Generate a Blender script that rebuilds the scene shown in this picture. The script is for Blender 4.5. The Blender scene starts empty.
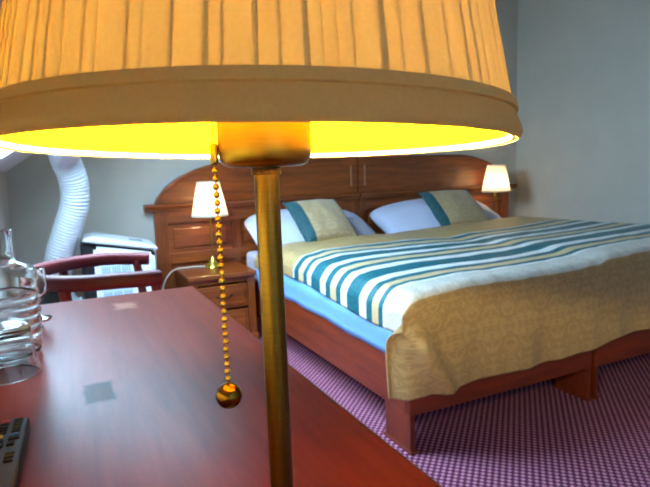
import bpy, bmesh, math, random
from mathutils import Vector, Matrix, noise as mn
random.seed(7)
PI = math.pi
scene = bpy.context.scene
col = scene.collection

# ------------------------------------------------------------------ camera
CAM = Vector((-1.0544, -1.5604, 1.0308))
Rv = Vector((0.90032264, -0.43371951, -0.03614588))
Uv = Vector((0.08995216, 0.10417818, 0.99048247))
Fv = Vector((0.42582596, 0.89500519, -0.13280798))
cd = bpy.data.cameras.new('camera')
cam = bpy.data.objects.new('camera', cd); col.objects.link(cam)
M4 = Matrix.Identity(4)
for i in range(3):
    M4[i][0] = Rv[i]; M4[i][1] = Uv[i]; M4[i][2] = -Fv[i]; M4[i][3] = CAM[i]
cam.matrix_world = M4
cd.sensor_width = 36.0
cd.lens = 548.9 / 650 * 36
cd.clip_start = 0.02
cd.dof.use_dof = True
cd.dof.focus_distance = 0.30
cd.dof.aperture_fstop = 28
scene.camera = cam

# ------------------------------------------------------------------ sky and exposure
w = bpy.data.worlds.new('sky'); scene.world = w; w.use_nodes = True
bgn = w.node_tree.nodes['Background']
bgn.inputs['Color'].default_value = (0.50, 0.75, 1.0, 1)
bgn.inputs['Strength'].default_value = 42.0
vs = scene.view_settings
vs.view_transform = 'Standard'; vs.look = 'None'; vs.gamma = 1.0; vs.use_curve_mapping = False
vs.exposure = 0.15
scene.cycles.use_denoising = True
scene.cycles.max_bounces = 12
scene.cycles.transparent_max_bounces = 16
scene.cycles.sample_clamp_indirect = 8.0
scene.cycles.blur_glossy = 1.0
scene.cycles.caustics_reflective = False

# sloped ceiling frame: origin at the top of the knee wall
KX, KZ = -1.325, 1.084
SL = math.atan(0.68)
SD = Vector((math.cos(SL), 0, math.sin(SL)))      # up the slope
SN = Vector((-math.sin(SL), 0, math.cos(SL)))     # outwards
def slope_pt(s, y, n=0.0):
    return Vector((KX, y, KZ)) + SD * s + SN * n
S0, S1 = 0.075, 1.10
SKY_AND_FILL = [(0.28, 1.13), (-3.05, -2.62)]  # second one is unseen, added behind the camera for fill light
for (a, b) in SKY_AND_FILL:   # portals: guide sky sampling through the roof window and the added fill opening
    ld = bpy.data.lights.new('sky_or_fill_portal', 'AREA'); ld.shape = 'RECTANGLE'
    ld.size = S1 - S0; ld.size_y = b - a
    ld.cycles.is_portal = True
    lo = bpy.data.objects.new('sky_or_fill_portal', ld); col.objects.link(lo)
    lo.matrix_world = Matrix.Translation(slope_pt((S0 + S1) / 2, (a + b) / 2, 0.13)) @ Matrix((
        (SD.x, 0, SN.x, 0), (0, 1, 0, 0), (SD.z, 0, SN.z, 0), (0, 0, 0, 1)))

# ------------------------------------------------------------------ helpers
def lin(r, g, b):
    f = lambda c: (c / 255 / 12.92) if c / 255 <= .04045 else ((c / 255 + .055) / 1.055) ** 2.4
    return (f(r), f(g), f(b), 1)

class NT:
    def __init__(s, name):
        s.m = bpy.data.materials.new(name); s.m.use_nodes = True
        s.t = s.m.node_tree; s.n = s.t.nodes; s.l = s.t.links
        s.b = s.n['Principled BSDF']; s.o = s.n['Material Output']
    def new(s, typ, **kw):
        n = s.n.new(typ)
        for k, v in kw.items(): setattr(n, k, v)
        return n
    def link(s, a, b): s.l.new(a, b)
    def math(s, op, a, b=None, c=None):
        n = s.new('ShaderNodeMath', operation=op)
        for i, v in enumerate((a, b, c)):
            if v is None: continue
            if isinstance(v, (int, float)): n.inputs[i].default_value = v
            else: s.link(v, n.inputs[i])
        return n.outputs[0]
    def mix(s, f, a, b, blend='MIX'):
        n = s.new('ShaderNodeMix', data_type='RGBA', blend_type=blend)
        for k, v in ((0, f), (6, a), (7, b)):
            if isinstance(v, (int, float)): n.inputs[k].default_value = v
            elif isinstance(v, tuple): n.inputs[k].default_value = v
            else: s.link(v, n.inputs[k])
        return n.outputs[2]
    def coord(s, kind='Object', scale=(1, 1, 1), rot=(0, 0, 0), loc=(0, 0, 0)):
        t = s.new('ShaderNodeTexCoord'); m = s.new('ShaderNodeMapping')
        m.inputs['Scale'].default_value = scale; m.inputs['Rotation'].default_value = rot; m.inputs['Location'].default_value = loc
        s.link(t.outputs[kind], m.inputs['Vector']); return m.outputs[0]
    def noise(s, vec, scale, detail=3, rough=.5, dist=0):
        n = s.new('ShaderNodeTexNoise'); s.link(vec, n.inputs['Vector'])
        n.inputs['Scale'].default_value = scale; n.inputs['Detail'].default_value = detail
        n.inputs['Roughness'].default_value = rough; n.inputs['Distortion'].default_value = dist
        return n.outputs[0]
    def ramp(s, f, stops, interp='LINEAR'):
        n = s.new('ShaderNodeValToRGB'); cr = n.color_ramp; cr.interpolation = interp
        while len(cr.elements) < len(stops): cr.elements.new(0.5)
        for e, (p, c) in zip(cr.elements, stops): e.position = p; e.color = c
        s.link(f, n.inputs[0]); return n.outputs[0]
    def bump(s, h, strength, dist=.01):
        n = s.new('ShaderNodeBump'); n.inputs['Strength'].default_value = strength; n.inputs['Distance'].default_value = dist
        s.link(h, n.inputs['Height']); s.link(n.outputs[0], s.b.inputs['Normal'])
    def set(s, **kw):
        for k, v in kw.items(): s.b.inputs[k.replace('_', ' ')].default_value = v
        return s

def plain(name, c, rough=.5, metal=0.0, var=.08, scale=30, bump=0.0, **kw):
    t = NT(name); v = t.coord()
    f = t.noise(v, scale, 3)
    c2 = tuple(min(1, x * (1 - var * 2)) for x in c[:3]) + (1,)
    c1 = tuple(min(1, x * (1 + var)) for x in c[:3]) + (1,)
    t.link(t.ramp(f, [(.3, c2), (.7, c1)]), t.b.inputs['Base Color'])
    t.set(Roughness=rough, Metallic=metal, **kw)
    if bump: t.bump(f, bump, .004)
    return t.m

def wood(name, dark, light, axis='X', rough=.35, coat=.3, k=1.0):
    t = NT(name)
    sc = {'X': (1.2, 14, 14), 'Y': (14, 1.2, 14), 'Z': (14, 14, 1.2)}[axis]
    v = t.coord('Object', tuple(x * k for x in sc))
    n1 = t.noise(v, 1.6, 6, .62, .6)
    n2 = t.noise(v, 7.0, 4, .6)
    f = t.math('ADD', t.math('MULTIPLY', n1, .72), t.math('MULTIPLY', n2, .28))
    t.link(t.ramp(f, [(.34, dark), (.66, light)]), t.b.inputs['Base Color'])
    t.set(Roughness=rough, Coat_Weight=coat, Coat_Roughness=.18)
    t.bump(f, .06, .002)
    return t.m

def obj(name, bm, mat, parent=None, smooth=None, loc=None):
    me = bpy.data.meshes.new(name)
    bmesh.ops.recalc_face_normals(bm, faces=bm.faces)
    bm.to_mesh(me); bm.free()
    if mat: me.materials.append(mat)
    if smooth is not None:
        for p in me.polygons: p.use_smooth = True
        if smooth > 0: me.set_sharp_from_angle(angle=math.radians(smooth))
    o = bpy.data.objects.new(name, me); col.objects.link(o)
    if parent: o.parent = parent
    if loc: o.location = loc
    return o

def thing(name, label, cat, loc=(0, 0, 0), rz=0.0, group=None, kind=None):
    o = bpy.data.objects.new(name, None); col.objects.link(o); o.empty_display_size = .05
    o.location = loc; o.rotation_euler = (0, 0, rz)
    return tag(o, label, cat, group, kind)
def tag(o, label=None, cat=None, group=None, kind=None):
    if label: o['label'] = label
    if cat: o['category'] = cat
    if group: o['group'] = group
    if kind: o['kind'] = kind
    return o
def structure(o): o['kind'] = 'structure'; return o

def box(bm, x0, x1, y0, y1, z0, z1, bev=0.0, seg=2):
    r = bmesh.ops.create_cube(bm, size=1.0)
    vs_ = r['verts']
    bmesh.ops.scale(bm, vec=(x1 - x0, y1 - y0, z1 - z0), verts=vs_)
    bmesh.ops.translate(bm, vec=((x0 + x1) / 2, (y0 + y1) / 2, (z0 + z1) / 2), verts=vs_)
    if bev:
        es = list({e for v in vs_ for e in v.link_edges})
        bmesh.ops.bevel(bm, geom=es, offset=bev, segments=seg, affect='EDGES', profile=.5)
    return bm
def B(*a, **k): return box(bmesh.new(), *a, **k)

def lathe(prof, seg=48, bm=None, closed=False, z0=0.0):
    bm = bm or bmesh.new(); rings = []
    for r, z in prof:
        if r < 1e-6: rings.append([bm.verts.new((0, 0, z + z0))])
        else: rings.append([bm.verts.new((r * math.cos(2 * PI * i / seg), r * math.sin(2 * PI * i / seg), z + z0)) for i in range(seg)])
    prs = list(zip(rings, rings[1:])) + ([(rings[-1], rings[0])] if closed else [])
    for a, b in prs:
        for i in range(seg):
            j = (i + 1) % seg
            if len(a) == 1 and len(b) == 1: continue
            if len(a) == 1: bm.faces.new((a[0], b[i], b[j]))
            elif len(b) == 1: bm.faces.new((a[i], b[0], a[j]))
            else: bm.faces.new((a[i], b[i], b[j], a[j]))
    return bm

def smooth_path(pts, n=8):
    P = [Vector(p) for p in pts]; out = []
    for i in range(len(P) - 1):
        p0 = P[max(i - 1, 0)]; p1 = P[i]; p2 = P[i + 1]; p3 = P[min(i + 2, len(P) - 1)]
        for k in range(n):
            t = k / n
            out.append(.5 * ((2 * p1) + (p2 - p0) * t + (2 * p0 - 5 * p1 + 4 * p2 - p3) * t * t + (3 * p1 - p0 - 3 * p2 + p3) * t ** 3))
    out.append(P[-1]); return out

def sweep(path, prof, bm=None, up=Vector((0, 0, 1)), cap=True, radf=None):
    """sweep a closed 2-D profile (side, up) along a path"""
    bm = bm or bmesh.new(); rings = []
    n = len(path)
    for i, p in enumerate(path):
        t = (path[min(i + 1, n - 1)] - path[max(i - 1, 0)]).normalized()
        s = t.cross(up)
        if s.length < 1e-4: s = t.cross(Vector((1, 0, 0)))
        s.normalize(); u = s.cross(t)
        k = radf(i / (n - 1)) if radf else 1
        rings.append([bm.verts.new(p + s * a * k + u * b * k) for a, b in prof])
    m = len(prof)
    for a, b in zip(rings, rings[1:]):
        for i in range(m): bm.faces.new((a[i], a[(i + 1) % m], b[(i + 1) % m], b[i]))
    if cap: bm.faces.new(rings[0]); bm.faces.new(rings[-1])
    return bm
def circ(r, n=10): return [(r * math.cos(2 * PI * i / n), r * math.sin(2 * PI * i / n)) for i in range(n)]
def rrect(wd, h, r, n=3):
    out = []
    for cx, cy, a0 in ((wd / 2 - r, h / 2 - r, 0), (-wd / 2 + r, h / 2 - r, 90), (-wd / 2 + r, -h / 2 + r, 180), (wd / 2 - r, -h / 2 + r, 270)):
        for k in range(n + 1):
            a = math.radians(a0 + 90 * k / n); out.append((cx + r * math.cos(a), cy + r * math.sin(a)))
    return out
def extrude_poly(pts, y0, y1, bev=0.0, bm=None):
    """outline in X-Z, extruded along Y"""
    bm = bm or bmesh.new()
    a = [bm.verts.new((x, y0, z)) for x, z in pts]; b = [bm.verts.new((x, y1, z)) for x, z in pts]
    f = [bm.faces.new(a), bm.faces.new(b[::-1])]
    n = len(pts)
    for i in range(n): bm.faces.new((a[i], b[i], b[(i + 1) % n], a[(i + 1) % n]))
    if bev:
        es = list({e for ff in f for e in ff.edges})
        bmesh.ops.bevel(bm, geom=es, offset=bev, segments=2, affect='EDGES')
    return bm
def interp(tab, x):
    if x <= tab[0][0]: return tab[0][1]
    for (a, fa), (b, fb) in zip(tab, tab[1:]):
        if x <= b:
            t = (x - a) / (b - a); t = t * t * (3 - 2 * t) * .5 + t * .5
            return fa + (fb - fa) * t
    return tab[-1][1]
def sstep(a, b, x):
    t = min(1, max(0, (x - a) / (b - a))); return t * t * (3 - 2 * t)

# ------------------------------------------------------------------ materials
m_wall = plain('wall_paint', lin(202, 197, 184), .9, var=.02, scale=6, bump=.02)
m_ceil = plain('ceiling_paint', lin(226, 226, 222), .9, var=.01, scale=6)
m_bedwood = wood('bed_wood', lin(92, 30, 8), lin(138, 54, 16), 'X', .45, .06)
m_bedwoodY = wood('bed_wood_long', lin(92, 30, 8), lin(138, 54, 16), 'Y', .45, .06)
m_bedwoodZ = wood('bed_wood_upright', lin(92, 30, 8), lin(138, 54, 16), 'Z', .45, .06)
m_hb = wood('headboard_wood', lin(94, 40, 10), lin(150, 76, 24), 'X', .35, .3)
m_hbz = wood('headboard_wood_upright', lin(94, 40, 10), lin(150, 76, 24), 'Z', .35, .3)
m_brass = NT('aged_brass')
_v = m_brass.coord('Object', (60, 60, 1400)); _n = m_brass.noise(_v, 1.0, 3)
m_brass.link(m_brass.ramp(_n, [(.2, lin(150, 130, 48)), (.8, lin(168, 146, 58))]), m_brass.b.inputs['Base Color'])
m_brass.set(Metallic=1.0, Roughness=.33); m_brass = m_brass.m
m_pole = NT('dark_brushed_brass')
_v = m_pole.coord('Object', (60, 60, 1400)); _n = m_pole.noise(_v, 1.0, 3)
m_pole.link(m_pole.ramp(_n, [(.2, lin(112, 94, 40)), (.8, lin(130, 108, 48))]), m_pole.b.inputs['Base Color'])
m_pole.set(Metallic=1.0, Roughness=.30); m_pole = m_pole.m
m_gold = plain('polished_brass', lin(228, 210, 96), .26, 1.0, var=.03)
m_white_pl = plain('white_plastic', lin(226, 230, 232), .4, var=.01)
m_black_pl = plain('black_plastic', lin(24, 25, 28), .4, var=.05)
m_grey_pl = plain('grey_plastic', lin(150, 155, 160), .5, var=.03)
m_linen = plain('white_linen', lin(206, 212, 236), .85, var=.02, scale=60, bump=.05)
m_sheet = plain('pale_blue_duvet_cotton', lin(120, 176, 236), .8, var=.03, scale=30, bump=.05)
m_cord = plain('white_cord', lin(214, 208, 200), .5, var=.02)
m_chair = plain('dark_red_lacquer', lin(100, 8, 16), .55, var=.12, scale=9)
m_hose = plain('white_hose_plastic', lin(222, 226, 230), .5, var=.02)

def carpet_mat():
    t = NT('purple_carpet')
    v = t.coord('Object', (1, 1, 1))
    sx = t.new('ShaderNodeSeparateXYZ'); t.link(v, sx.inputs[0])
    X, Y = sx.outputs[0], sx.outputs[1]
    c = .0150
    wv = lambda q, o: t.math('SINE', t.math('ADD', t.math('MULTIPLY', q, PI / c), o))
    f = t.math('MULTIPLY', wv(X, .4), wv(Y, 0.2))
    f = t.math('MULTIPLY_ADD', f, .5, .5)
    fine = t.noise(v, 500, 2)
    f2 = t.math('ADD', f, t.math('MULTIPLY', t.math('SUBTRACT', fine, .5), .5))
    c_ = t.ramp(f2, [(.48, lin(98, 30, 62)), (.72, lin(226, 150, 178))])
    big = t.noise(v, 2.5, 3)
    c2 = t.mix(t.math('MULTIPLY', big, .35), c_, lin(76, 18, 52))
    t.link(c2, t.b.inputs['Base Color'])
    t.set(Roughness=.95)
    t.bump(f2, .5, .004)
    return t.m
m_carpet = carpet_mat()

def desk_mat():
    t = NT('cherry_desk_laminate')
    v = t.coord('Object', (14, 1.2, 14))
    n1 = t.noise(v, 1.4, 6, .6, .5); n2 = t.noise(v, 9, 3)
    f = t.math('ADD', t.math('MULTIPLY', n1, .75), t.math('MULTIPLY', n2, .25))
    c = t.ramp(f, [(.35, lin(100, 32, 16)), (.65, lin(132, 49, 25))])
    o = t.coord('Object'); sx = t.new('ShaderNodeSeparateXYZ'); t.link(o, sx.inputs[0])
    def mask(x, y, hx, hy, soft):
        nz = t.noise(o, 45, 4)
        ax = t.math('DIVIDE', t.math('ABSOLUTE', t.math('SUBTRACT', sx.outputs[0], x)), hx)
        ay = t.math('DIVIDE', t.math('ABSOLUTE', t.math('SUBTRACT', sx.outputs[1], y)), hy)
        m = t.math('MAXIMUM', ax, ay)
        m = t.math('ADD', m, t.math('MULTIPLY', t.math('SUBTRACT', nz, .5), soft * 1.2))
        mr = t.new('ShaderNodeMapRange', interpolation_type='SMOOTHSTEP'); t.link(m, mr.inputs[0])
        mr.inputs[1].default_value = 1 - soft * .5; mr.inputs[2].default_value = 1 + soft * .5
        mr.inputs[3].default_value = 1; mr.inputs[4].default_value = 0
        return mr.outputs[0]
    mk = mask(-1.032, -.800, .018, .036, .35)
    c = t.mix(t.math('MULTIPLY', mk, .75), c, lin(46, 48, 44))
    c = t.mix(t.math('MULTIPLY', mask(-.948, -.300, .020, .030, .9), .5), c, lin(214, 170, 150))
    t.link(c, t.b.inputs['Base Color'])
    sm = t.noise(o, 7, 4)
    r = t.new('ShaderNodeMapRange'); t.link(sm, r.inputs[0]); r.inputs[3].default_value = .285; r.inputs[4].default_value = .335
    t.link(r.outputs[0], t.b.inputs['Roughness'])
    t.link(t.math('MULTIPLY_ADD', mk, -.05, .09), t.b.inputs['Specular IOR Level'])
    t.bump(t.noise(o, 260, 2), .05, .002)
    return t.m
m_desk = desk_mat()

def damask(t, uv, cell):
    """mirrored ornament: 0..1 mask"""
    sx = t.new('ShaderNodeSeparateXYZ'); t.link(uv, sx.inputs[0])
    a = t.math('PINGPONG', sx.outputs[0], cell / 2); b = t.math('PINGPONG', sx.outputs[1], cell * 1.1)
    cx = t.new('ShaderNodeCombineXYZ'); t.link(a, cx.inputs[0]); t.link(b, cx.inputs[1])
    n = t.noise(cx.outputs[0], 9 / cell * .32, 2, .45, 1.4)
    w_ = t.math('SINE', t.math('MULTIPLY', n, 34))
    return t.math('MULTIPLY_ADD', w_, .5, .5), sx

def cover_mat():
    t = NT('striped_brocade')
    tc = t.new('ShaderNodeTexCoord'); uv = tc.outputs['UV']
    d, sx = damask(t, uv, .17)
    d2, _ = damask(t, uv, .06)
    beige = t.mix(t.math('MULTIPLY', t.math('GREATER_THAN', d, .55), .28), lin(188, 158, 106), lin(124, 96, 54))
    teal = t.mix(t.math('MULTIPLY', t.math('GREATER_THAN', d2, .6), .55), lin(2, 84, 98), lin(26, 130, 138))
    white = lin(226, 228, 224); cream = lin(206, 184, 140)
    # stripes along the length (V in metres)
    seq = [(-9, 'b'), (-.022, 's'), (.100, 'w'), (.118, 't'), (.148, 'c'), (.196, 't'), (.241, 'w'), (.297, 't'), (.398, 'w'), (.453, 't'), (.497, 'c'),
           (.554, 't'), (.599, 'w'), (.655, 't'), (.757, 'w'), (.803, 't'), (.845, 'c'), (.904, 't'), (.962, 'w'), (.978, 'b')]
    V = sx.outputs[1]
    sc_ = t.math('DIVIDE', t.math('ADD', V, .05), 1.1)
    def sel(k):
        st = [(0.0, (1, 1, 1, 1) if seq[0][1] == k else (0, 0, 0, 1))]
        for p, q in seq[1:]:
            on = q == k; prev = st[-1][1][0] > .5
            if on != prev: st.append(((p + .05) / 1.1, (1, 1, 1, 1) if on else (0, 0, 0, 1)))
        return t.ramp(sc_, st, 'CONSTANT')
    c = t.mix(sel('t'), beige, teal); c = t.mix(sel('w'), c, white); c = t.mix(sel('c'), c, cream)
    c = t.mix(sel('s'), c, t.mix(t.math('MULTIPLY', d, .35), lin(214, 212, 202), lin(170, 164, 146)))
    t.link(c, t.b.inputs['Base Color'])
    t.set(Roughness=.38, Specular_IOR_Level=.6)
    fine = t.noise(uv, 900, 2)
    h = t.math('ADD', t.math('MULTIPLY', d, .8), t.math('MULTIPLY', fine, .5))
    t.bump(h, .35, .004)
    return t.m
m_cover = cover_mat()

def brocade(name, a, b, cell):
    t = NT(name); tc = t.new('ShaderNodeTexCoord')
    d, _ = damask(t, tc.outputs['Object'], cell)
    t.link(t.mix(t.math('MULTIPLY', t.math('GREATER_THAN', d, .55), .5), a, b), t.b.inputs['Base Color'])
    t.set(Roughness=.6, Sheen_Weight=.2); t.bump(d, .25, .003)
    return t.m
m_cush = brocade('beige_brocade', lin(180, 154, 114), lin(142, 116, 80), .10)
m_teal = brocade('teal_brocade', lin(8, 62, 70), lin(26, 98, 102), .06)

def fabric_shade(name, c, trans, rough=.9, tcol=None):
    t = NT(name)
    v = t.coord('Object', (1, 1, 1)); n = t.noise(v, 700, 2)
    cc = t.ramp(n, [(.2, tuple(x * .92 for x in c[:3]) + (1,)), (.8, c)])
    d = t.new('ShaderNodeBsdfDiffuse'); tr = t.new('ShaderNodeBsdfTranslucent'); mx = t.new('ShaderNodeMixShader')
    t.link(cc, d.inputs[0])
    if tcol: tr.inputs[0].default_value = tcol
    else: t.link(cc, tr.inputs[0])
    mx.inputs[0].default_value = trans
    t.link(d.outputs[0], mx.inputs[1]); t.link(tr.outputs[0], mx.inputs[2]); t.link(mx.outputs[0], t.o.inputs[0])
    return t.m
m_shade_out = fabric_shade('cream_pleated_fabric', lin(246, 226, 158), .27)
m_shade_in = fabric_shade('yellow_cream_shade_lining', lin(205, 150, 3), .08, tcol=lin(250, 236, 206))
m_trim = fabric_shade('cream_trim_band', lin(234, 204, 136), .22)
m_shade_white = fabric_shade('white_pleated_fabric', lin(244, 236, 220), .55)

def emit(name, c, s):
    t = NT(name); t.set(Base_Color=(1, 1, 1, 1)); t.b.inputs['Emission Color'].default_value = c; t.b.inputs['Emission Strength'].default_value = s
    return t.m
m_bulb = emit('warm_bulb_glass', (1.0, .80, .32, 1), 120000.0)
m_bulb_b = emit('warm_bedside_bulb_glass', (1.0, .74, .40, 1), 88.0)

def glass_mat():
    t = NT('clear_glass'); t.set(Base_Color=(.96, .98, .98, 1), Roughness=.0, IOR=1.46); t.b.inputs['Transmission Weight'].default_value = 1.0
    n = t.noise(t.coord(), 30, 2); t.bump(n, .03, .002)
    return t.m
m_glass = glass_mat()
def pane_mat():
    t = NT('window_pane_glass'); g = t.new('ShaderNodeBsdfTransparent'); s_ = t.new('ShaderNodeBsdfGlossy'); mx = t.new('ShaderNodeMixShader')
    s_.inputs['Roughness'].default_value = .02; mx.inputs[0].default_value = .06
    n = t.noise(t.coord(), 3, 2); t.link(t.ramp(n, [(0, (.92, .95, .96, 1)), (1, (.96, .98, .98, 1))]), g.inputs[0])
    t.link(g.outputs[0], mx.inputs[1]); t.link(s_.outputs[0], mx.inputs[2]); t.link(mx.outputs[0], t.o.inputs[0])
    return t.m
m_pane = pane_mat()

# ------------------------------------------------------------------ room shell
XR, YB, YF, ZC = 2.56, 2.085, -3.3, 2.45
XS = KX + (ZC - KZ) / .68                     # where the slope meets the flat ceiling
structure(obj('floor', B(KX - .1, XR + .1, YF - .1, YB + .1, -.12, 0), m_carpet))
structure(obj('ceiling', B(XS - .02, XR + .1, YF - .1, YB + .1, ZC, ZC + .12), m_ceil))
structure(obj('wall_right', B(XR, XR + .1, YF - .1, YB + .1, 0, ZC), m_wall))
structure(obj('wall_left', B(KX - .1, KX, YF - .1, YB + .1, 0, KZ + .02), m_wall))
prof = [(KX - .02, 0), (XR + .02, 0), (XR + .02, ZC + .1), (XS - .05, ZC + .1), (KX - .02, KZ + .03)]
structure(obj('wall_back', extrude_poly(prof, YB, YB + .1), m_wall))
structure(obj('wall_front', extrude_poly(prof, YF - .1, YF), m_wall))
SEND = (ZC - KZ) / math.sin(SL) + .05
def slab(bm, s0, s1, y0, y1, n0, n1):
    vv = [bm.verts.new(slope_pt(s, y, n)) for n in (n0, n1) for y in (y0, y1) for s in (s0, s1)]
    for q in ((0, 1, 3, 2), (4, 6, 7, 5), (0, 4, 5, 1), (2, 3, 7, 6), (0, 2, 6, 4), (1, 5, 7, 3)): bm.faces.new([vv[i] for i in q])
bm = bmesh.new(); T = .16
slab(bm, -.12, S0, YF - .1, YB + .1, 0, T); slab(bm, S1, SEND, YF - .1, YB + .1, 0, T)
ys = [YF - .1, SKY_AND_FILL[1][0], SKY_AND_FILL[1][1], SKY_AND_FILL[0][0], SKY_AND_FILL[0][1], YB + .1]
for a, b in ((0, 1), (2, 3), (4, 5)): slab(bm, S0, S1, ys[a], ys[b], 0, T)
structure(obj('ceiling_slope', bm, m_ceil))
for i, (a, b) in enumerate(SKY_AND_FILL):
    wn = bpy.data.objects.new('window_%d' % (i + 1), None); col.objects.link(wn); structure(wn)  # the second is an added fill-light opening, built like a window
    bm = bmesh.new(); fw = .045
    slab(bm, S0, S0 + fw, a, b, .09, .15); slab(bm, S1 - fw, S1, a, b, .09, .15)
    slab(bm, S0 + fw, S1 - fw, a, a + fw, .09, .15); slab(bm, S0 + fw, S1 - fw, b - fw, b, .09, .15)
    obj('window_or_fill_frame', bm, m_white_pl, wn)
    bm = bmesh.new(); slab(bm, S0 + fw, S1 - fw, a + fw, b - fw, .118, .124); obj('pane', bm, m_pane, wn)
for nm, a in (('baseboard_right', (XR - .015, XR, YF, YB, 0, .07)), ('baseboard_back', (KX, XR - .015, YB - .015, YB, 0, .07)),
              ('baseboard_left', (KX, KX + .015, YF, YB - .015, 0, .07))):
    structure(obj(nm, B(*a, bev=.004), m_hb))

# ------------------------------------------------------------------ headboard
def headboard():
    t = thing('headboard', 'wide arched reddish wood headboard against the far wall', 'headboard', (.95, 2.075, 0))
    yb, yf = 0.0, -.034             # back / front planes (local)
    arch = [(1.475, .850), (1.458, .893), (1.40, .960), (1.31, 1.020), (1.20, 1.068), (1.08, 1.100), (.96, 1.115), (.84, 1.118), (.4, 1.122), (0.004, 1.123)]
    for s, nm in ((-1, 'l'), (1, 'r')):
        pts = [(s * x, z) for x, z in arch] + [(s * .004, .850)]
        ap = obj('arch_panel', extrude_poly(pts, yf, yb, .003), m_hb, t)
        # raised rim along the arch top
        path = smooth_path([(s * x, yf - .004, z - .012) for x, z in arch[:-1]] + [(s * .004, yf - .004, 1.111)], 4)
        obj('arch_rim', sweep(path, rrect(.016, .022, .006), up=Vector((0, 1, 0))), m_hb, ap, 40)
        # molding
        x0, x1 = sorted((s * .004, s * 1.54))
        obj('molding', sweep([Vector((x0, -.03, .832)), Vector((x1, -.03, .832))], [(-.035, -.022), (.030, -.022), (.030, -.012), (.040, -.004), (.046, .008), (.046, .018), (.036, .022), (-.035, .022)]), m_hb, t, 30)
        # frame of the lower part
        a, b = sorted((s * 1.485, s * 1.40)); obj('stile', B(a, b, yf, yb, 0, .812, .004), m_hbz, t)
        a, b = sorted((s * .004, s * .06)); obj('stile', B(a, b, yf, yb, 0, .812, .004), m_hbz, t)
        a, b = sorted((s * .06, s * 1.40)); obj('rail', B(a, b, yf, yb, .72, .812, .004), m_hb, t)
        obj('rail', B(a, b, yf, yb, .10, .20, .004), m_hb, t)
        obj('rail', B(a, b, yf, yb, .46, .53, .004), m_hb, t)
        a, b = sorted((s * .92, s * .98)); obj('stile', B(a, b, yf + .001, yb, .20, .72, .004), m_hbz, t)
        for xa, xb in ((.06, .92), (.98, 1.40)):
            for za, zb in ((.20, .46), (.53, .72)):
                a, b = sorted((s * xa, s * xb))
                obj('panel', B(a, b, -.016, yb, za, zb), m_hb, t)
                obj('panel_field', B(a + .03, b - .03, -.026, -.010, za + .03, zb - .03, .008), m_hb, t)
        # upright strips either side of the centre joint
        a, b = sorted((s * .052, s * .064)); obj('grip_strip', B(a, b, yf - .008, yf + .002, .905, 1.055, .003), m_grip, t)
    return t
m_grip = wood('grip_wood_with_highlight', lin(150, 92, 58), lin(186, 128, 92), 'Z', .3, .3)  # pale tone puts the reflected streaks on the grips into the wood colour
headboard()

# ------------------------------------------------------------------ bed frames
def bed_frame(x0, x1, label):
    t = thing('bed_frame', label, 'bed frame', ((x0 + x1) / 2, 1.0, 0), 0, 'single beds pushed together')
    h = (x1 - x0) / 2; zb, zt = .143, .358; y0, y1 = -1.0, 1.02
    obj('foot_rail', B(-h, h, y0, y0 + .028, zb, zt, .004), m_bedwood, t)
    obj('head_rail', B(-h, h, y1 - .03, y1, zb, zt, .004), m_bedwood, t)
    for s in (-1, 1):
        a, b = sorted((s * h, s * (h - .026))); obj('side_rail', B(a, b, y0 + .028, y1 - .03, zb, zt, .004), m_bedwoodY, t)
        for ya, yb_ in ((y0, y0 + .17), (y1 - .20, y1 - .03)):
            a, b = sorted((s * (h - .001), s * (h - .022)))
            lg = obj('leg', B(a, b, ya + .001, yb_, .012, zb, .002), m_bedwoodZ, t)
            obj('foot_plate', B(a - .004, b + .004, ya - .006 if ya == y0 else ya, yb_ + .012, 0, .012, .002), m_bedwoodY, lg)
    for k in range(9):
        y = y0 + .15 + k * .215; obj('bed_slat', B(-h + .026, h - .026, y, y + .08, .20, .222, .002), m_bedwood, t)
    return t
bed_frame(0.0, .938, 'red brown wooden bed frame nearest the desk, long side rail showing')
bed_frame(.958, 1.900, 'red brown wooden bed frame on the far right, beside the right wall')

# ------------------------------------------------------------------ bedding
FOOT = [(-.03, .575), (.05, .592), (.1, .600), (.18, .603), (.28, .607), (.5, .607), (.8, .612), (.93, .618), (1.02, .633), (1.2, .640), (1.5, .648), (1.85, .668), (1.95, .655)]
HEAD = [(-.03, .585), (.05, .605), (.14, .620), (.3, .621), (.64, .623), (.93, .612), (1.1, .625), (1.38, .634), (1.86, .652), (1.95, .640)]
def ztop(x, y):
    k = sstep(.1, 1.0, y)
    z = interp(FOOT, x) * (1 - k) + interp(HEAD, x) * k
    z += .006 * mn.noise(Vector((x * 3.2, y * 3.2, 1.3))) + .003 * mn.noise(Vector((x * 8, y * 8, 4)))
    z -= .035 * sstep(1.30, 1.62, y)
    return z
def arc_drop(d, r):
    """cloth length d past the start of the bend -> (outward, down)"""
    q = r * PI / 2
    if d <= 0: return 0.0, 0.0
    if d < q: a = d / r; return r * math.sin(a), r * (1 - math.cos(a))
    return r, r + d - q

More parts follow.
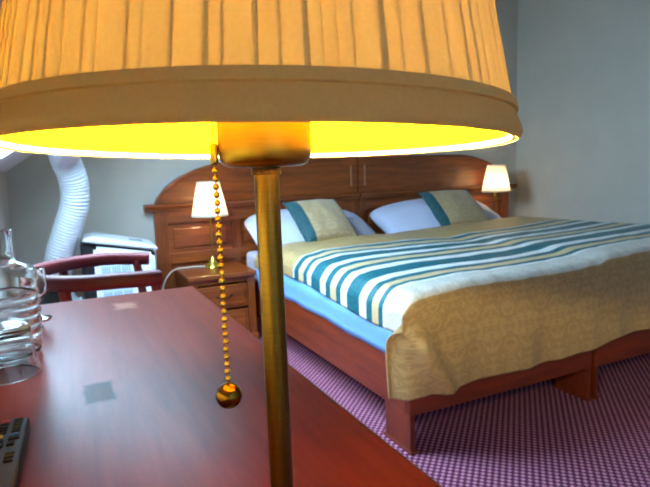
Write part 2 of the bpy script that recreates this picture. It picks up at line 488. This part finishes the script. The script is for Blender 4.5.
def duvet(x0, x1, hl, hr, label, cat='duvet'):
    """puffy duvet shell; hl/hr = overhang length at the left / right side"""
    bm = bmesh.new(); nx, ny = 46, 70; r = .05
    ys_ = [.03 + (1.58 - .03) * j / ny for j in range(ny + 1)]
    def pos(u, y):
        if u < 0: o, d = arc_drop(-u, r); x = x0 + r - .012 - o - .006 * math.sin(y * 17) * sstep(0, .1, d); 
        elif u > x1 - x0 - 2 * r: o, d = arc_drop(u - (x1 - x0 - 2 * r), r); x = x1 - r + o
        else: o, d = 0, 0; x = x0 + r + u
        xx = min(max(x, x0 + .02), x1 - .02)
        z = ztop(xx, y) - .022 - d
        if d > .06: x -= .012 * math.sin(min(1, (d - .06) / .12) * PI) if u < 0 else 0
        if y < .10: z -= (.10 - y) ** 2 * 4
        if u < 0: z += .006 * mn.noise(Vector((y * 9, 2, 0))) * sstep(.05, .2, d)
        return Vector((x, y, z))
    us = [-hl + (x1 - x0 - 2 * r + hl + hr) * i / nx for i in range(nx + 1)]
    g = [[bm.verts.new(pos(u, y)) for u in us] for y in ys_]
    for j in range(ny):
        for i in range(nx): bm.faces.new((g[j][i], g[j][i + 1], g[j + 1][i + 1], g[j + 1][i]))
    o = obj('duvet', bm, m_sheet, None, 0)
    md = o.modifiers.new('thickness', 'SOLIDIFY'); md.thickness = .012; md.offset = -1
    return tag(o, label, cat, 'duvets under the cover')
duvet(0.0, .93, .250, .07, 'pale blue duvet hanging below the striped cover along the left bed rail')
duvet(.965, 1.90, .07, .22, 'pale blue duvet under the cover of the bed by the right wall')

for x0, x1, lb in ((.032, .906, 'white mattress on the bed nearest the desk, edge showing beside the nightstand'), (.990, 1.868, 'white mattress on the bed by the right wall')):
    t = thing('mattress', lb, 'mattress', ((x0 + x1) / 2, 1.0, .222), 0, 'single mattresses')
    h = (x1 - x0) / 2
    obj('body', B(-h, h, -.965, .985, 0, .285, .03, 3), m_linen, t, 40)

# bedspread: one cloth over both beds
def bedspread():
    bm = bmesh.new(); uvl = bm.loops.layers.uv.new('UVMap')
    r = .065; XA, XB = .04, 1.87; YA = .028; rf = .05
    HL, HR, HF = .165, .20, .392
    us = [XA - HL + HL * i / 18 for i in range(18)] + [XA + (XB - XA) * i / 110 for i in range(110)] + [XB + HR * i / 10 for i in range(11)]
    vs2 = [YA - HF + HF * j / 46 for j in range(46)] + [YA + (1.60 - YA) * j / 96 for j in range(97)]
    def pos(u, v):
        b = max(0, YA - v); a = max(0, XA - u); c = max(0, u - XB)
        ox, dx = arc_drop(a, r); oc, dc = arc_drop(c, r); oy, dy = arc_drop(b, rf)
        x = u if a == 0 and c == 0 else (XA - ox if a else XB + oc)
        xx = min(max(u, XA), XB)
        z0 = ztop(min(max(u, -.02), 1.93), max(v, YA))
        k = sstep(.02, .20, b)
        # corner: cloth swings out and wraps round to the side
        if a:
            x = (XA - ox) * (1 - k) + (XA - ox * .75 - a * .32) * k
        y = v if b == 0 else YA - oy
        y += .55 * max(0, a - .05) * k + 0.0
        if a: y += .030 * k * math.sin(min(1, a / .165) * PI * 1.0)
        hang = max(0, dy - rf)
        y -= .055 * hang                                   # slight flare
        wob = math.sin(u * 15 + .6) * .5 + math.sin(u * 37 + 1) * .25 + .8 * mn.noise(Vector((u * 6, v * 3, 7)))
        y -= .014 * wob * sstep(.03, .30, hang) + .010 * sstep(.03, .3, hang)
        ur = -.04 + .155 * hang / .30; kk = sstep(.0, .16, hang)
        y -= kk * (.036 * math.exp(-((u - ur) / .035) ** 2) - .026 * sstep(ur, ur - .06, u))
        z = z0 - math.sqrt(dx * dx * (1 - k) + dy * dy + dc * dc * (1 - k))
        # hem height follows the photograph's gentle rise to the right
        z += hang * (.03 * sstep(.1, 1.3, u) - .02 * sstep(.2, -.05, u))
        if a and v > .1: z += .035 * sstep(.1, 1.0, v) * sstep(.06, .16, a)
        # worn creases near the foot edge
        z += .004 * mn.noise(Vector((u * 14, v * 10, 3))) * sstep(.25, .02, abs(v - .02))
        return Vector((x, y, z))
    g = [[bm.verts.new(pos(u, v)) for u in us] for v in vs2]
    for j in range(len(vs2) - 1):
        for i in range(len(us) - 1):
            f = bm.faces.new((g[j][i], g[j][i + 1], g[j + 1][i + 1], g[j + 1][i]))
            for lp, (uu, vv) in zip(f.loops, ((us[i], vs2[j]), (us[i + 1], vs2[j]), (us[i + 1], vs2[j + 1]), (us[i], vs2[j + 1]))):
                lp[uvl].uv = (uu, vv)
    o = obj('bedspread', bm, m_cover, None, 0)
    md = o.modifiers.new('thickness', 'SOLIDIFY'); md.thickness = .006; md.offset = 1
    return tag(o, 'beige brocade bedspread with teal, white and cream stripes, over both beds', 'bedspread')
bedspread()

def cushion_bm(wx, wy, th, nx=26, sag=0.0, seed=0, p=.42, rnd=.04):
    bm = bmesh.new(); top = []; bot = []
    for sgn, store in ((1, top), (-1, bot)):
        for j in range(nx + 1):
            row = []
            for i in range(nx + 1):
                a = i / nx * 2 - 1; b = j / nx * 2 - 1
                hh = max(0, (1 - a * a) * (1 - b * b)) ** p
                pin = 1 - .055 * (1 - abs(a) ** 2) * abs(b) ** 3
                pin2 = 1 - .055 * (1 - abs(b) ** 2) * abs(a) ** 3
                edge = max(abs(a), abs(b)) > .9999
                z = 0 if edge else sgn * th / 2 * hh + .10 * th * mn.noise(Vector((a * 2.2, b * 2.2, seed + sgn))) * hh
                row.append((a * wx / 2 * pin2 * math.sqrt(1 - rnd * b ** 4), b * wy / 2 * pin * math.sqrt(1 - rnd * a ** 4), z - sag * (a * a)))
            store.append(row)
    V = {}
    def vert(sgn, i, j):
        if i in (0, nx) or j in (0, nx): sgn = 1
        if (sgn, i, j) not in V: V[(sgn, i, j)] = bm.verts.new((top if sgn > 0 else bot)[j][i])
        return V[(sgn, i, j)]
    for sgn in (1, -1):
        for j in range(nx):
            for i in range(nx):
                bm.faces.new((vert(sgn, i, j), vert(sgn, i + 1, j), vert(sgn, i + 1, j + 1), vert(sgn, i, j + 1)))
    return bm

def place(o, loc, rot): o.location = loc; o.rotation_euler = rot; return o
for xc, yc, zc, rx, rz, wx, lb, sd in ((.445, 1.765, .640, 23, 0, .91, 'white pillow on the bed nearest the desk, behind the left cushion', 3),
                                   (1.485, 1.775, .650, 23, 0, 1.07, 'white pillow on the bed by the right wall, behind the right cushion', 9)):
    o = obj('pillow', cushion_bm(wx, .52, .21, 30, .02, sd, .45, .26), m_linen, None, 0)
    place(o, (xc, yc, zc), (math.radians(rx), math.radians(2 if xc < 1 else -2), math.radians(rz)))
    tag(o, lb, 'pillow', 'white pillows at the head of the beds')

def cushion(loc, rot, label, wx=.40, wy=.40):
    t = thing('cushion', label, 'cushion', loc, 0, 'beige and teal cushions'); t.rotation_euler = rot
    bmm = cushion_bm(wx, wy, .13, 28, 0, loc[0] * 5)
    o = obj('cushion_body', bmm, m_cush, t, 0)
    me = o.data; me.materials.append(m_teal)
    for p in me.polygons:
        c = p.center
        if c.x < -wx / 2 + .062 or c.x > wx / 2 - .016 or c.y > wy / 2 - .018: p.material_index = 1
    # piping
    path = []
    n = 24
    for (ax, ay), (bx_, by_) in (((-1, -1), (1, -1)), ((1, -1), (1, 1)), ((1, 1), (-1, 1)), ((-1, 1), (-1, -1))):
        for k in range(n):
            a = ax + (bx_ - ax) * k / n; b = ay + (by_ - ay) * k / n
            path.append(Vector((a * wx / 2 * (1 - .055 * (1 - b * b) * abs(a) ** 3), b * wy / 2 * (1 - .055 * (1 - a * a) * abs(b) ** 3), 0)))
    path.append(path[0]); obj('piping', sweep(path, circ(.005, 6)), m_teal, t, 0)
    return t
R_ = math.radians
cushion((.360, 1.45, .726), (R_(36), R_(0), R_(2)), 'beige brocade cushion with teal border, nearer the bedside lamp by the desk', .355, .385)
cushion((1.465, 1.555, .724), (R_(38), 0, R_(-4)), 'beige cushion with teal left border, on the pillow by the right wall', .41, .385)

# ------------------------------------------------------------------ nightstands
def nightstand(x, label):
    t = thing('nightstand', label, 'nightstand', (x, 1.80, 0), 0, 'nightstands beside the bed')
    hw = .196; y0, y1 = -.205, .235
    obj('top', B(-hw - .012, hw + .012, y0 - .022, y1, .415, .445, .007), m_hb, t)
    for s in (-1, 1):
        a, b = sorted((s * hw, s * (hw - .02))); obj('side_panel', B(a, b, y0 + .02, y1, .06, .415, .002), m_hbz, t)
        a, b = sorted((s * (hw + .001), s * (hw - .045))); sp = obj('front_stile', B(a, b, y0, y0 + .022, .06, .415, .003), m_hbz, t)
    obj('back_panel', B(-hw + .02, hw - .02, y1 - .012, y1, .06, .415), m_hb, t)
    obj('plinth', B(-hw - .008, hw + .008, y0 - .010, y1, 0, .06, .005), m_hb, t)
    obj('apron', B(-hw + .045, hw - .045, y0 + .004, y0 + .02, .385, .415), m_hb, t)
    for z0, z1 in ((.075, .215), (.230, .372)):
        d = obj('drawer', B(-hw + .048, hw - .048, y0 - .002, y0 + .30, z0, z1, .004), m_hb, t)
        obj('drawer_field', B(-hw + .068, hw - .068, y0 - .010, y0 + .002, z0 + .02, z1 - .02, .005), m_hb, d)
        zc = (z0 + z1) / 2
        path = smooth_path([(-.045, y0 - .010, zc + .012), (-.04, y0 - .026, zc + .006), (0, y0 - .030, zc - .006), (.04, y0 - .026, zc + .006), (.045, y0 - .010, zc + .012)], 5)
        obj('handle', sweep(path, circ(.0045, 8)), m_dark_metal, d, 0)
    return t
m_dark_metal = plain('dark_bronze', lin(58, 42, 26), .35, 1.0)
nightstand(-.234, 'reddish wood nightstand with two drawers between headboard, desk and bed')
nightstand(2.132, 'reddish wood nightstand behind the bed in the far right corner')

# ------------------------------------------------------------------ lamps
def pleated(r0, r1, h, n, amp, fold, seed, rows=5, z0=0.0, per=6):
    """conical shade wall with real knife pleats"""
    rnd = random.Random(seed); bm = bmesh.new()
    ws = [1 + rnd.uniform(-fold, fold) for _ in range(n)]; tot = sum(ws); ang = []; off = []
    a = 0
    for wd in ws:
        am = amp * rnd.uniform(.6, 1.2); lap = rnd.uniform(.08, .26)
        for f, o in ((0, .0), (.3, .45), (.62, .80), (.9, 1.0), (1.0, .92), (1.0 - lap * .5, .62), (1.0 - lap, .42), (1.0 - lap * .45, .16)):
            ang.append(2 * PI * (a + wd * f) / tot); off.append(am * o)
        a += wd
    rings = []
    for j in range(rows + 1):
        q = j / rows; r = r0 + (r1 - r0) * q
        rings.append([bm.verts.new(((r + o) * math.cos(t + .003 * math.sin(q * 5 + t * 9)), (r + o) * math.sin(t + .003 * math.sin(q * 5 + t * 9)), z0 + h * q)) for t, o in zip(ang, off)])
    m = len(ang)
    for a_, b_ in zip(rings, rings[1:]):
        for i in range(m): bm.faces.new((a_[i], a_[(i + 1) % m], b_[(i + 1) % m], b_[i]))
    return bm

def tilt_group(objs, ang_x, ang_y, zc):
    for o in objs:
        o.location = (0, 0, zc); o.rotation_euler = (ang_x, ang_y, 0)

def shade_parts(t, zr, R0, R1, H, npl, fabric, lining, trim, seed, tx=0, ty=0):
    sh = obj('lamp_shade', pleated(R0 + .0006, R1 + .0006, H, npl, R0 * .007, .45, seed), fabric, t, 35)
    if lining:
        obj('lining', lathe([(R0 - .0012, .0), (R1 - .0012, H)], 96), lining, sh, 0)
    band = .0133 / .114 * R0
    k = (R0 - R1) / H
    out = [(R0 + .0010, -.0006), (R0 + .0022, .0004), (R0 + .0028, .0022), (R0 + .0024, .0042), (R0 + .0016, .0058), (R0 + .0016 - k * band * .8, band * .8), (R0 + .0030 - k * band * .84, band * .83), (R0 + .0032 - k * band * .95, band * .95),
           (R0 + .0026 - k * band * 1.12, band * 1.12), (R0 + .0006 - k * band * 1.15, band * 1.15), (R0 - .0004 - k * band * 1.1, band * 1.1), (R0 - .0004, .0)]
    obj('bottom_trim', lathe(out, 128, closed=True), trim, sh, 50)
    top = [(R1 + .0016 + k * .010, H - .010), (R1 + .0020, H + .0006), (R1 - .0006, H + .0006), (R1 - .0002 + k * .010, H - .010)]
    obj('top_trim', lathe(top, 96, closed=True), trim, sh, 50)
    # inner hem and wire spider
    obj('inner_hem', lathe([(R0 - .0016, .0002), (R0 - .0018, .0021), (R0 - .0012, .0023), (R0 - .0010, .0)], 96, closed=True), m_trim_in, sh, 50)
    bm = bmesh.new()
    for q in range(3):
        a = q * 2 * PI / 3 + .5
        sweep([Vector((.012 * math.cos(a), .012 * math.sin(a), H * .80)), Vector(((R1 - .002) * math.cos(a), (R1 - .002) * math.sin(a), H - .004))], circ(.0011, 6), bm)
    lathe([(.010, H * .8), (.013, H * .8), (.013, H * .8 + .002), (.010, H * .8 + .002)], 20, bm, True)
    obj('wire_spider', bm, m_brass, sh, 40)
    sh.location = (0, 0, zr); sh.rotation_euler = (tx, ty, 0)
    return sh
m_trim_in = fabric_shade('white_inner_hem', lin(255, 240, 190), .2)

def bulb_bm(zb, r):
    return lathe([(0, zb - r * 1.25), (r * .55, zb - r * 1.15), (r * .62, zb - r * .9), (r * .95, zb - r * .3), (r, zb + r * .1), (r * .8, zb + r * .7), (r * .4, zb + r * 1.02), (0, zb + r * 1.08)], 24)

# --- foreground desk lamp
LP = Vector((-.9636, -1.3061, .75))
dl = thing('table_lamp', 'large brass desk lamp with cream pleated shade and bead pull chain in foreground', 'lamp', LP, 0)
obj('base', lathe([(0, 0), (.062, 0), (.066, .003), (.066, .008), (.058, .014), (.030, .020), (.012, .028), (.0085, .036), (0, .036)], 56), m_brass, dl, 35)
obj('pole', lathe([(0, .030), (.0061, .030), (.0061, .2805), (0, .2805)], 32), m_pole, dl, 35)
obj('neck_ring', lathe([(0, .2795), (.0072, .2795), (.0072, .2835), (0, .2835)], 32), m_dark_metal, dl, 35)
zc0 = .2832
cup = obj('socket_cup', lathe([(0, zc0), (.0170, zc0), (.0202, zc0 + .0012), (.0218, zc0 + .0040), (.0225, zc0 + .0085), (.0226, zc0 + .0272), (.0216, zc0 + .0277), (.0216, zc0 + .0240), (0, zc0 + .0240)], 56), m_brass, dl, 40)
obj('bulb', bulb_bm(.3205, .0042), m_bulb, dl, 0)
zr = 1.0308 + .0119 - .75
vd = Vector((.3362, .9418)); ld_ = Vector((-.9418, .3362))          # away from camera / to the left
# near side up, left side up by about 1.3 degrees
g = (-vd * .020 + ld_ * .022)                                        # gradient of height
shade_parts(dl, zr, .1143, .0735, .215, 92, m_shade_out, m_shade_in, m_trim, 5, tx=math.atan(g.y), ty=-math.atan(g.x))
# pull chain
cx, cy = -.9878 - LP.x, -1.3028 - LP.y
obj('chain_cord', sweep([Vector((cx, cy, 1.0600 - .75)), Vector((cx, cy, .928 - .75))], circ(.00035, 6)), m_gold, dl, 0)
obj('switch_arm', sweep([Vector((cx * .86, cy * .86, 1.0604 - .75)), Vector((cx, cy, 1.0604 - .75))], circ(.0012, 8)), m_gold, dl, 0)
obj('chain_connector', lathe([(0, .0), (.0012, .0002), (.0019, .0012), (.0020, .0026), (.0020, .0082), (.0018, .0096), (.0011, .0106), (0, .0108)], 16), m_gold, dl, 50, (cx, cy, 1.0346 - .75))
bead_me = None
zt, zb_ = 1.0322 - .75, .9298 - .75
nb = 28
for i in range(nb):
    z = zt + (zb_ - zt) * i / (nb - 1)
    if bead_me is None:
        o = obj('bead', lathe([(0, -.00156)] + [(.00156 * math.cos(a), .00156 * math.sin(a)) for a in [R_(-72 + 18 * q) for q in range(9)]] + [(0, .00156)], 14), m_gold, dl, 0); bead_me = o.data
    else:
        o = bpy.data.objects.new('bead', bead_me); col.objects.link(o); o.parent = dl
    o.location = (cx + .00012 * math.sin(i * 2.1), cy, z)
rb = .0066
m_ball = plain('dark_polished_brass', lin(134, 100, 34), .22, 1.0, var=.1, scale=300)
obj('pull_ball', lathe([(0, -rb)] + [(rb * math.cos(a), rb * math.sin(a)) for a in [R_(-80 + 10 * q) for q in range(17)]] + [(0, rb)], 32), m_ball, dl, 0, (cx, cy, .9214 - .75))

# --- bedside lamps
def bedside(loc, zr, label, cord, chain):
    t = thing('table_lamp', label, 'lamp', loc, 0, 'lit bedside lamps')
    obj('base', lathe([(0, 0), (.050, 0), (.052, .004), (.050, .010), (.040, .020), (.026, .038), (.014, .060), (.008, .072), (0, .072)], 40), m_gold, t, 35)
    obj('pole', lathe([(0, .060), (.0055, .060), (.0055, zr - .008), (0, zr - .008)], 16), m_brass, t, 35)
    obj('socket_cup', lathe([(0, zr - .010), (.016, zr - .010), (.021, zr - .004), (.021, zr + .026), (0, zr + .026)], 28), m_brass, t, 35)
    obj('bulb', bulb_bm(zr + .072, .026), m_bulb_b, t, 0)
    shade_parts(t, zr, .112, .068, .215, 60, m_shade_white, None, m_trim_b, int(loc[0] * 10) + 30)
    if chain:
        obj('pull_chain', sweep([Vector((-.026, -.01, zr + .01)), Vector((-.026, -.01, zr - .105))], circ(.0022, 8)), m_gold, t, 0)
        obj('switch_arm', sweep([Vector((-.018, -.008, zr + .01)), Vector((-.028, -.01, zr + .01))], circ(.003, 8)), m_gold, t, 0)
    if cord:
        obj('cord', sweep(smooth_path(cord, 8), circ(.0042, 8)), m_cord, t, 0)
    return t
m_trim_b = fabric_shade('white_trim_band', lin(240, 232, 216), .35)
bedside((-.222, 1.852, .445), .325, 'lit bedside lamp with white pleated shade on the nightstand left of the bed', [(-.045, .02, .006), (-.10, .055, .0065), (-.16, .055, .0055), (-.215, .045, .0065), (-.262, .03, -.012), (-.30, .01, -.055), (-.325, .0, -.13), (-.33, .0, -.25), (-.31, .05, -.438)], False)
bedside((2.115, 1.852, .445), .362, 'lit bedside lamp with white pleated shade in the far right corner', [(.045, .02, .006), (.10, .08, .0065), (.17, .13, .0065), (.212, .15, .0055), (.24, .16, -.02), (.25, .17, -.43)], True)

# ------------------------------------------------------------------ desk
def desk():
    t = thing('desk', 'reddish brown wooden desk in the foreground holding lamp, glasses and remote', 'desk', (0, 0, 0))
    x0, x1, y0, y1 = -1.318, -.771, -1.95, -.170
    obj('top', B(x0, x1, y0, y1, .722, .75, .005), m_desk, t)
    obj('side_panel', B(x0 + .02, x1 - .03, y1 - .055, y1 - .03, 0, .722, .002), m_bedwoodZ, t)
    obj('side_panel', B(x0 + .02, x1 - .03, y0 + .03, y0 + .055, 0, .722, .002), m_bedwoodZ, t)
    obj('back_panel', B(x0 + .03, x0 + .048, y0 + .055, y1 - .055, .30, .722, .002), m_bedwoodY, t)
    return t
desk()

# ------------------------------------------------------------------ glassware
def glass(name, prof_out, prof_in, loc, label, cat, seg=48):
    o = obj(name, lathe(prof_out + prof_in, seg), m_glass, None, 40, loc)
    return tag(o, label, cat)
rib = []
for k in range(5):
    z = .040 + k * .0150
    rib += [(.0520, z - .005), (.0545, z - .002), (.0550, z), (.0545, z + .002), (.0520, z + .005)]
glass('carafe', [(0, .001), (.040, .001), (.047, .004), (.050, .010), (.051, .030)] + rib + [(.0535, .112), (.0545, .126), (.0535, .136), (.0490, .144), (.040, .149), (.029, .153), (.0250, .160), (.0235, .175), (.0235, .190), (.0250, .200), (.0255, .205)],
      [(.0240, .2055), (.0220, .198), (.0208, .188), (.0208, .165), (.0230, .158), (.036, .1455), (.046, .140), (.0500, .134), (.051, .121), (.0495, .110), (.0485, .03), (.0465, .012), (.040, .007), (0, .006)], (-1.154, -.560, .75),
      'clear ribbed glass carafe with narrow neck at the left end of desk', 'carafe')
glass('tumbler', [(0, .078), (.030, .078), (.0345, .076), (.0355, .070), (.0365, .055), (.0385, .030), (.0430, .008), (.0440, .002)],
      [(.0428, .0008), (.0415, .004), (.0370, .028), (.0345, .056), (.0320, .062), (.0250, .065), (0, .066)], (-1.147, -.662, .75),
      'clear drinking glass turned upside down in front of the carafe', 'glass')
glass('stemmed_glass', [(0, .001), (.026, .001), (.030, .002), (.029, .0036), (.018, .006), (.006, .011), (.0045, .020), (.0055, .030), (.016, .040), (.024, .054), (.0270, .072), (.0255, .095), (.0245, .105)],
      [(.0230, .1055), (.0236, .095), (.0250, .072), (.0220, .055), (.014, .043), (0, .038)], (-1.122, -.318, .75),
      'small clear stemmed glass standing behind the carafe', 'glass')

# ------------------------------------------------------------------ remote control
def remote():
    t = thing('remote_control', 'grey remote control with black buttons lying on the desk', 'remote', (-1.1335, -.973, .75), R_(-2))
    m_body = plain('grey_remote_plastic', lin(34, 36, 43), .6, var=.04, scale=60, Specular_IOR_Level=.2)
    m_btn = plain('black_rubber', lin(9, 9, 10), .7, var=.05, Specular_IOR_Level=.15)
    m_red = plain('red_rubber', lin(190, 40, 24), .5); m_yel = plain('yellow_rubber', lin(236, 190, 16), .5); m_blu = plain('blue_rubber', lin(40, 96, 170), .5)
    obj('body', B(-.0225, .0225, -.088, .088, .001, .020, .004, 3), m_body, t, 40)
    zt = .0205
    def btn(x, y, w_=.0082, h=.0044, m=m_btn, nm='button'):
        obj(nm, B(x - w_ / 2, x + w_ / 2, y - h / 2, y + h / 2, zt - .001, zt + .0014, .0008, 2), m, t, 40)
    cols = (-.0125, 0, .0125)
    for r in range(5):
        for c in range(3):
            mt = m_red if (r == 0 and c == 1) else m_btn
            btn(cols[c], .0800 - r * .0072, m=mt)
    btn(cols[0], .042, .006, .004, m_btn); btn(-.0005, .042, .005, .005, m_yel); btn(.0115, .0425, .008, .003, m_blu)
    btn(.0125, .034, .010, .007); btn(-.0125, .034, .010, .007)
    btn(0, .020, .009, .009, nm='navigation_button')
    for x, y in ((-.0105, .020), (.0105, .020), (0, .031), (0, .009)): btn(x, y, .007, .006)
    for r in range(3):
        for c in range(3): btn(cols[c], -.001 - r * .0075)
    return t
remote()

# ------------------------------------------------------------------ chair
def chair():
    t = thing('armchair', 'dark red wooden chair with horseshoe arm rail behind the desk', 'chair', (-.93, .312, 0), 0)
    zr_ = .741
    pts = []
    Rx, Ry = .235, .236
    pts.append((.115, -Ry + .012, zr_ - .006)); pts.append((.06, -Ry, zr_ - .003))
    for k in range(9):
        a = PI * 1.5 - PI * k / 8
        pts.append((Rx * math.cos(a) - .0, Ry * math.sin(a), zr_))
    pts.append((.08, Ry, zr_ - .006)); pts.append((.150, Ry - .012, zr_ - .012))
    path = smooth_path(pts, 6)
    obj('arm_rail', sweep(path, rrect(.046, .044, .014)), m_chair, t, 40)
    obj('seat', B(-.20, .20, -.21, .21, .425, .455, .012, 3), m_chair, t, 40)
    obj('seat_cushion', B(-.19, .19, -.20, .20, .455, .485, .014, 3), m_seatpad, t, 40)
    for x, y in ((.13, -.212), (.13, .212), (-.13, -.185), (-.13, .185)):
        top = Vector((x * .93, y * 1.045, zr_ - .014)) if x > 0 else Vector((x * 1.08, y * 1.12, zr_ - .014))
        if x > 0: top.x = x * .80
        obj('leg', sweep(smooth_path([(x * 1.08, y * .99, 0), (x, y * .96, .44), tuple(top)], 6), circ(.015, 10)), m_chair, t, 40)
    pad = [Vector((Rx * .97 * math.cos(PI * q), Ry * .97 * math.sin(PI * q), .62)) for q in [.80 + .5 * k / 14 for k in range(15)]]
    obj('back_pad', sweep(pad, rrect(.022, .20, .010)), m_seatpad, t, 40)
    for y in (-.228, .228):
        obj('stretcher', sweep([Vector((-.135, y * .9, .20)), Vector((.155, y, .20))], circ(.010, 8)), m_chair, t, 40)
    return t
m_seatpad = plain('dark_blue_seat_fabric', lin(30, 38, 54), .8, var=.1)
chair()

# ------------------------------------------------------------------ portable air conditioner
def aircon():
    t = thing('air_conditioner', 'white and black portable air conditioner standing left of the headboard', 'air conditioner', (-.785, 1.665, 0), R_(-3))
    x0, x1, y0, y1 = -.185, .178, -.165, .165
    zl = lambda x: .705 - .19 * (x - x0)            # underside of the sloping lid
    def wedge(xa, xb, ya, yb, za, dz, bev):
        bm = extrude_poly([(xa, za), (xb, za), (xb, zl(xb) + dz), (xa, zl(xa) + dz)], ya, yb)
        bmesh.ops.bevel(bm, geom=list(bm.edges), offset=bev, segments=3, affect='EDGES'); return bm
    obj('housing', wedge(x0 - .012, x1 - .004, y0 + .022, y1, .05, -.006, .014), m_black_pl, t, 40)
    obj('front_panel', wedge(x0 + .050, x1 - .008, y0 - .002, y0 + .05, .06, -.016, .018), m_white_pl, t, 40)
    bm = extrude_poly([(x0 + .006, zl(x0)), (x1 + .010, zl(x1) - .002), (x1 + .012, zl(x1) + .012), (x1 - .03, zl(x1) + .030), (x0 + .05, zl(x0) + .026), (x0, zl(x0) + .012)], y0 - .004, y1 + .004)
    bmesh.ops.bevel(bm, geom=list(bm.edges), offset=.008, segments=3, affect='EDGES')
    lid = obj('lid', bm, m_white_pl, t, 40)
    bm = B(-.035, .035, -.05, .05, -.003, .003, .002); bmesh.ops.rotate(bm, verts=bm.verts, matrix=Matrix.Rotation(math.atan(.19), 3, 'Y'))
    obj('control_panel', bm, m_grey_pl, lid, 40, (.085, -.02, zl(.085) + .0265))
    gr = obj('grille', B(x0 + .078, x0 + .230, y0 - .005, y0 + .004, .16, .585, .002), m_grille, t)
    for c in range(3):
        for rw in range(6):
            for k in range(4):
                x = x0 + .086 + c * .050 + k * .0105; z0 = .175 + rw * .068
                obj('louver', B(x, x + .0055, y0 - .008, y0 - .003, z0, z0 + .054), m_louver, gr)
    for x in (-.12, .12):
        for y in (-.10, .10):
            obj('caster', sweep([Vector((x - .012, y, .0255)), Vector((x + .012, y, .0255))], circ(.025, 14)), m_black_pl, t, 40)
    return t
m_louver = plain('blue_grey_louver_plastic', lin(138, 158, 178), .5, var=.02)
def extrude_x(pts, x0, x1):
    bm = bmesh.new(); a = [bm.verts.new((x0, y, z)) for y, z in pts]; b = [bm.verts.new((x1, y, z)) for y, z in pts]
    bm.faces.new(a); bm.faces.new(b[::-1]); n = len(pts)
    for i in range(n): bm.faces.new((a[i], b[i], b[(i + 1) % n], a[(i + 1) % n]))
    return bm
m_grille = plain('pale_blue_grille_plastic', lin(196, 212, 224), .5, var=.02)
aircon()

def hose():
    pts = [(-1.0, 1.74, .31), (-1.05, 1.735, .315), (-1.095, 1.72, .37), (-1.11, 1.68, .48), (-1.088, 1.63, .63), (-1.035, 1.58, .78), (-.992, 1.54, .91), (-.990, 1.51, 1.03), (-1.020, 1.45, 1.14), (-1.015, 1.27, 1.19), (-.985, 1.02, 1.25), (-1.02, .90, 1.36)]
    path = smooth_path(pts, 60)
    # resample at even spacing so the corrugations are regular
    out = [path[0]]; acc = 0; step = .0042
    for a, b in zip(path, path[1:]):
        seg_ = (b - a).length; d = step - acc
        while d <= seg_:
            out.append(a + (b - a) * d / seg_); d += step
        acc = (acc + seg_) % step
    bm = bmesh.new(); rings = []; n = len(out); prev = None
    for i, p in enumerate(out):
        t = (out[min(i + 1, n - 1)] - out[max(i - 1, 0)]).normalized()
        s = (prev - t * prev.dot(t)).normalized() if prev else t.cross(Vector((0, 1, .3))).normalized()
        prev = s; u = t.cross(s)
        r = .066 + (.0050, .0018, -.0040, .0018)[i % 4]
        rings.append([bm.verts.new(p + s * r * math.cos(2 * PI * q / 22) + u * r * math.sin(2 * PI * q / 22)) for q in range(22)])
    for a, b in zip(rings, rings[1:]):
        for i in range(22): bm.faces.new((a[i], a[(i + 1) % 22], b[(i + 1) % 22], b[i]))
    o = obj('exhaust_hose', bm, m_hose, None, 0)
    return tag(o, 'white corrugated exhaust hose rising from the air conditioner to the roof window', 'hose')
hose()
